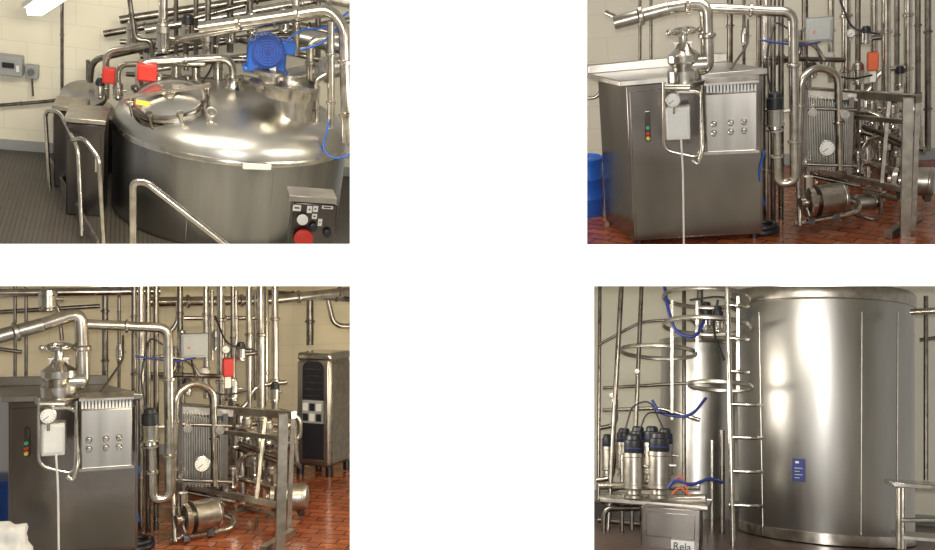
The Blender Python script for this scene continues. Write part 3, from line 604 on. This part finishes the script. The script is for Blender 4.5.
# ================================================================== ROOM 4
def room4():
    R=Room(765,430,(594,286,935,550)); R.H=-R.at(828,549,7.2).z
    R.shell(9.8,WALL4,TILEB)
    C=R.at(817,303,8.05); rad=(R.at(908,310,8.05).x-R.at(730,310,8.05).x)/2; z0=-R.H; H=C.z-z0
    body=Geo().lathe((C.x+.04,C.y,z0),(0,0,1),[(rad*.93,.06),(rad*.945,.1),(rad*.995,H-.04)],128)
    skirt=Geo().lathe((C.x+.04,C.y,z0),(0,0,1),[(rad*.9,0),(rad*.955,.01),(rad*.955,.085),(rad*.93,.09)],128)
    rim=Geo().lathe((C.x+.02,C.y,C.z),(0,0,1),[(rad*.99,-.06),(rad*1.04,-.05),(rad*1.05,-.02),(rad*1.05,.04),(rad*1.03,.06),(rad*.98,.06)],128)
    lid=Geo().lathe((C.x+.02,C.y,C.z),(0,0,1),[(rad*.98,.03),(rad*.9,.05),(rad*.5,.06),(.01,.065)],96)
    def on(u,v,f=1.0):
        x=R.at(u,v,C.y-rad).x; dx=x-C.x-.04
        for _ in range(6):
            y=C.y-math.sqrt(max((rad*f)**2-dx*dx,0)); x=R.at(u,v,y).x; dx=x-C.x-.04
        return Vector((x,y,R.at(u,v,y).z))
    seams=[P('weld_seam',Geo().bar(on(u,312,.995),on(u-(1 if u>830 else -4),535,.948),.005,.008),CAST) for u in(759,862,898)]
    p=on(799,470,.975); 
    lb=Geo().box(p+Vector((-.045,-.012,-.085)),p+Vector((.045,.03,.085)),-.2)
    lm=Geo()
    for k in range(4): lm.box(p+Vector((-.03,-.02,-.06+.024*k)),p+Vector((.025 if k%2 else .005,.0,-.056+.024*k)),-.2)
    lm.box(p+Vector((-.025,-.02,.05)),p+Vector((.0,.0,.065)),-.2)
    R.thing('storage_tank','tall cylindrical stainless storage tank with rolled rim','tank',
      [P('tank_shell',body,STK4,sub=seams+[P('rating_label',lb,BLUED,label='small blue plate with white print'),P('label_print',lm,WHITE)]),P('base_skirt',skirt,TUBE),P('rim_band',rim,CAST),P('lid',lid,DOMEST)])
    d=6.9
    ps=[P('rail',Geo().cyl(R.at(727,275,d),R.at(733,549,d),.020),TUBE)]
    for v in(404,437,471,505): ps.append(P('rung',Geo().tube([R.at(729,v,d),R.at(756,v+1,d),R.at(762,v+1,d+.25)],.014,.05),TUBE))
    for v in(305,338,371): ps.append(P('rung',Geo().tube([R.at(728,v,d),R.at(744,v+1,d),R.at(748,v+1,d+.2)],.014,.05),TUBE))
    R.thing('ladder','narrow steel access ladder beside the storage tank','ladder',ps)
    hoops=[(706,298,46,7.35),(706,326,46,7.3),(720,386,33,7.15),(658,352,41,7.8)]
    cp=[P('hoop',Geo().torus(R.at(u,v,dd),(0,.10,1),R.px(r,dd),.010,56,8,1.8),CAST) for u,v,r,dd in hoops]
    for u,v0,v1,dd in((672,300,420,7.4),(738,296,390,7.0),(618,350,380,7.9),(697,300,352,7.6)):
        cp.append(P('cage_strap',Geo().bar(R.at(u,v0,dd),R.at(u,v1,dd),.022,.01),CAST))
    R.thing('ladder_safety_cage','grey metal safety cage with round hoops','ladder cage',cp)
    cc=R.at(698,343,9.0); r=R.px(39,9.0); zt=cc.z
    R.thing('storage_tank','smaller stainless tank behind the ladder','tank',[P('tank_shell',Geo().lathe((cc.x,9.0,z0),(0,0,1),[(r,0),(r,zt-z0)],64),DOMEST),P('rim_band',Geo().torus((cc.x,9.0,zt),(0,0,1),r,.025,56),STEEL),P('lid',Geo().lathe((cc.x,9.0,zt),(0,0,1),[(r,0),(r*.6,.05),(.01,.07)],48),STEEL)])
    for pts,r,m in (([(622,275,7.4),(607,549,7.2)],2.8,TUBED),([(642,275,7.6),(634,470,7.4)],2.4,TUBED),([(600,275,8.2),(598,549,8)],2,TUBED),
        ([(722,430,7.6),(722,549,7.6)],3,TUBED),([(712,440,7.8),(712,549,7.8)],2.2,TUBE),([(700,275,8.2),(700,340,8.2)],3.4,TUBED),([(684,275,8.3),(684,549,8.0)],2.2,TUBED),
        ([(603,388,7.6),(690,383,7.6)],1.8,TUBED),([(603,410,7.5),(660,408,7.5),(700,420,7.5)],2.2,TUBE),([(598,345,7.9),(640,322,7.9),(690,318,7.9),(705,335,7.8)],1.6,TUBED),
        ([(610,490,7.3),(622,488,7.3),(622,455,7.3)],2.2,TUBE),([(597,480,7.6),(612,478,7.6),(616,440,7.5)],3,TUBE),([(690,549,7.3),(690,500,7.3),(712,500,7.3)],2.4,TUBE),
        ([(600,428,7.8),(616,425,7.8),(616,400,7.8)],2.4,TUBED),([(604,549,7.0),(604,508,7.0),(640,508,7.0)],3,TUBED),([(622,549,7.1),(622,505,7.1)],2.4,TUBED),([(632,549,7.3),(632,505,7.3)],2.4,TUBED),([(598,520,7.5),(640,524,7.5)],3,TUBED),([(598,536,7.6),(640,538,7.6)],3,TUBED),([(912,312,7.4),(948,310,7.2)],3.4,TUBE),([(926,296,8.6),(926,480,8.6)],2.2,TUBED),([(920,340,8.8),(950,336,8.8)],2,TUBED)):
        R.pipe(pts,r,'stainless steel pipe beside the storage tanks',m,clamps=False)
    R.thing('equipment_housing','dark steel housing behind the manifold pipes','cabinet',[P('body',R.pbox(Geo(),590,504,640,546,7.9,.5),DARKST,bevel=.01),P('lid',R.pbox(Geo(),588,501,642,504,7.88,.54),CABST)])
    R.valve(706,302,330,7.8,7,BLACK,'dark capped valve on overhead pipe',capf=.6); R.valve(718,306,332,7.6,6,BLACK,'dark capped valve on overhead pipe',capf=.6)
    for u in (612,637): R.gauge(u,396 if u<620 else 372,7.35,3.2,'small dial gauge on slanted pipe')
    for u,v0,v1,dd,rr in((607,434,476,7.6,5.5),(624,428,476,7.4,8.5),(638,426,482,7.2,9),(652,426,482,7.15,9),(665,428,482,7.1,8.5),(634,434,498,6.8,11.5),(659,432,498,6.75,11.5)):
        R.valve(u,v0,v1,dd,rr,BLACK,'pneumatic valve with black cap on the valve manifold',capf=.30,group='pneumatic valves on the manifold',ring=BLUED)
    mp=Geo().tube([R.at(600,499,7.0),R.at(706,499,6.95)],.035,.05); mp2=Geo().tube([R.at(600,486,7.25),R.at(700,486,7.2)],.03,.05)
    tr=R.pbox(Geo(),600,502,708,506,6.7,.5)
    R.thing('valve_manifold','horizontal steel manifold pipes on a tray below valves','manifold',[P('manifold_pipe',mp,TUBE),P('manifold_pipe',mp2,TUBE),P('drip_tray',tr,BRUSH,bevel=.004)])
    d=6.45
    bx=R.pbox(Geo(),641,508,700,558,d,.3)
    R.thing('steel_base_cabinet','dark stainless cabinet under the valve manifold','cabinet',[P('body',bx,CABST,bevel=.008),P('door',R.pbox(Geo(),646,513,695,538,d-.01,.02),CABST,bevel=.004)])
    sg=R.pbox(Geo(),671,541,694,557,d-.03,.02)
    tx=textgeo('Rela',R.px(11,d),R.at(682,547,d-.034))
    R.thing('paper_sign','white paper sign with dark lettering on the cabinet','sign',[P('sheet',sg,WHITE),P('lettering',tx,BLACK)])
    for pts,r,m,l in (([(664,282,7.3),(668,310,7.2),(676,334,7.2),(696,338,7.2),(706,316,7.3)],1.8,BLUED,'thick dark blue hose hanging in a curve'),([(652,400,7.3),(660,414,7.3),(690,418,7.3),(706,398,7.4)],1.6,BLUED,'thick dark blue hose hanging in a curve'),
        ([(668,488,6.6),(676,478,6.6),(690,486,6.6),(710,478,6.8),(722,482,6.9)],1.8,BLUED,'blue air hose by the valves'),([(672,494,6.6),(680,486,6.6),(690,496,6.6)],.9,ORANGE,'thin orange cable loop'),([(674,480,6.6),(682,474,6.6),(688,492,6.6)],.8,ORANGE,'thin orange cable loop'),
        ([(625,430,7.2),(632,405,7.2),(650,400,7.2),(664,430,7.1)],.9,BLACK,'thin black control tube'),([(640,430,7.0),(646,412,7.0),(675,414,7.2)],.9,BLACK,'thin black control tube'),([(718,300,7.3),(712,330,7.3),(724,360,7.2)],1.4,BLACK,'black hose beside the ladder'),([(690,300,7.5),(720,296,7.4),(740,302,7.4)],1.2,BLACK,'black hose beside the ladder')):
        R.pipe(pts,r,l,m,fil=24,clamps=False,name='hose',cat='hose')
    d=6.6
    ps=[P('table_top',R.pbox(Geo(),893,484,952,489,d,.45),STEEL,bevel=.006),P('lower_shelf',R.pbox(Geo(),899,538,952,541,d+.05,.36),BRUSH)]
    for u,dd in((899,d+.04),(944,d+.04),(903,d+.4)): ps.append(P('leg',Geo().cyl(R.at(u,488,dd),R.at(u,549,dd),.02),TUBE))
    ps.append(P('brace',Geo().cyl(R.at(899,520,d+.04),R.at(944,520,d+.04),.014),TUBE))
    R.thing('steel_table','stainless steel work table beside the storage tank','table',ps)
room4()

# ------------------------------------------------------------------ lights, world, camera
def area(name,loc,target,size,energy,col=(1,.93,.8),sy=None):
    l=bpy.data.lights.new(name,'AREA'); l.energy=energy; l.size=size; l.color=col
    if sy: l.shape='RECTANGLE'; l.size_y=sy
    o=bpy.data.objects.new(name,l); COL.objects.link(o); o.location=loc
    o.rotation_euler=(Vector(target)-Vector(loc)).to_track_quat('-Z','Y').to_euler()
W=lambda u,v,t:Vector(((u-CU)/F*t,t,(CV-v)/F*t))
area('room_light_tank_hall',W(150,-60,5.6),W(180,140,8),1.6,66,(1,.92,.74),.5)
area('room_light_process_hall',W(720,-60,5.6),W(760,140,7.5),1.2,16,(1,.92,.78),.4)
area('room_light_cabinet_hall',W(250,277,5.15),W(240,420,8.6),1.6,36,(1,.86,.6),.05)
area('room_light_storage_hall',W(700,277,5.15),W(740,420,8.6),1.4,28,(1,.95,.85),.05)
area('edge_fill_tank_hall',(-.06,6.6,1.2),(-2.5,7.6,.9),1.2,20,(1,.95,.85),.5)  # unseen side fills, added in every room to brighten the steel edges
area('edge_fill_process_hall',(.06,6.6,1.2),(2.2,7,1.0),1.2,14,(1,.95,.85),.5)
area('edge_fill_cabinet_hall',(-.06,6.6,-1.0),(-2.5,7.4,-.9),1.2,18,(1,.9,.7),.5)
area('edge_fill_storage_hall',(.06,6.8,-.9),(2.8,7.6,-.9),1.2,30,(1,.95,.85),.6)
pl=bpy.data.lights.new('camera_flash','POINT'); pl.energy=560; pl.shadow_soft_size=.04; pl.color=(1,.98,.95)
o=bpy.data.objects.new('camera_flash',pl); COL.objects.link(o); o.location=(0,-.05,.08)
w=bpy.data.worlds.new('World'); scene.world=w; w.use_nodes=True
nt=w.node_tree; bg=nt.nodes['Background']; bg.inputs[0].default_value=(1,.95,.86,1); bg.inputs[1].default_value=.42
cd=bpy.data.cameras.new('Camera'); cd.sensor_width=36; cd.lens=36*F/935; cd.clip_end=60
co=bpy.data.objects.new('Camera',cd); COL.objects.link(co); co.location=(0,0,0); co.rotation_euler=(math.pi/2,0,0); scene.camera=co
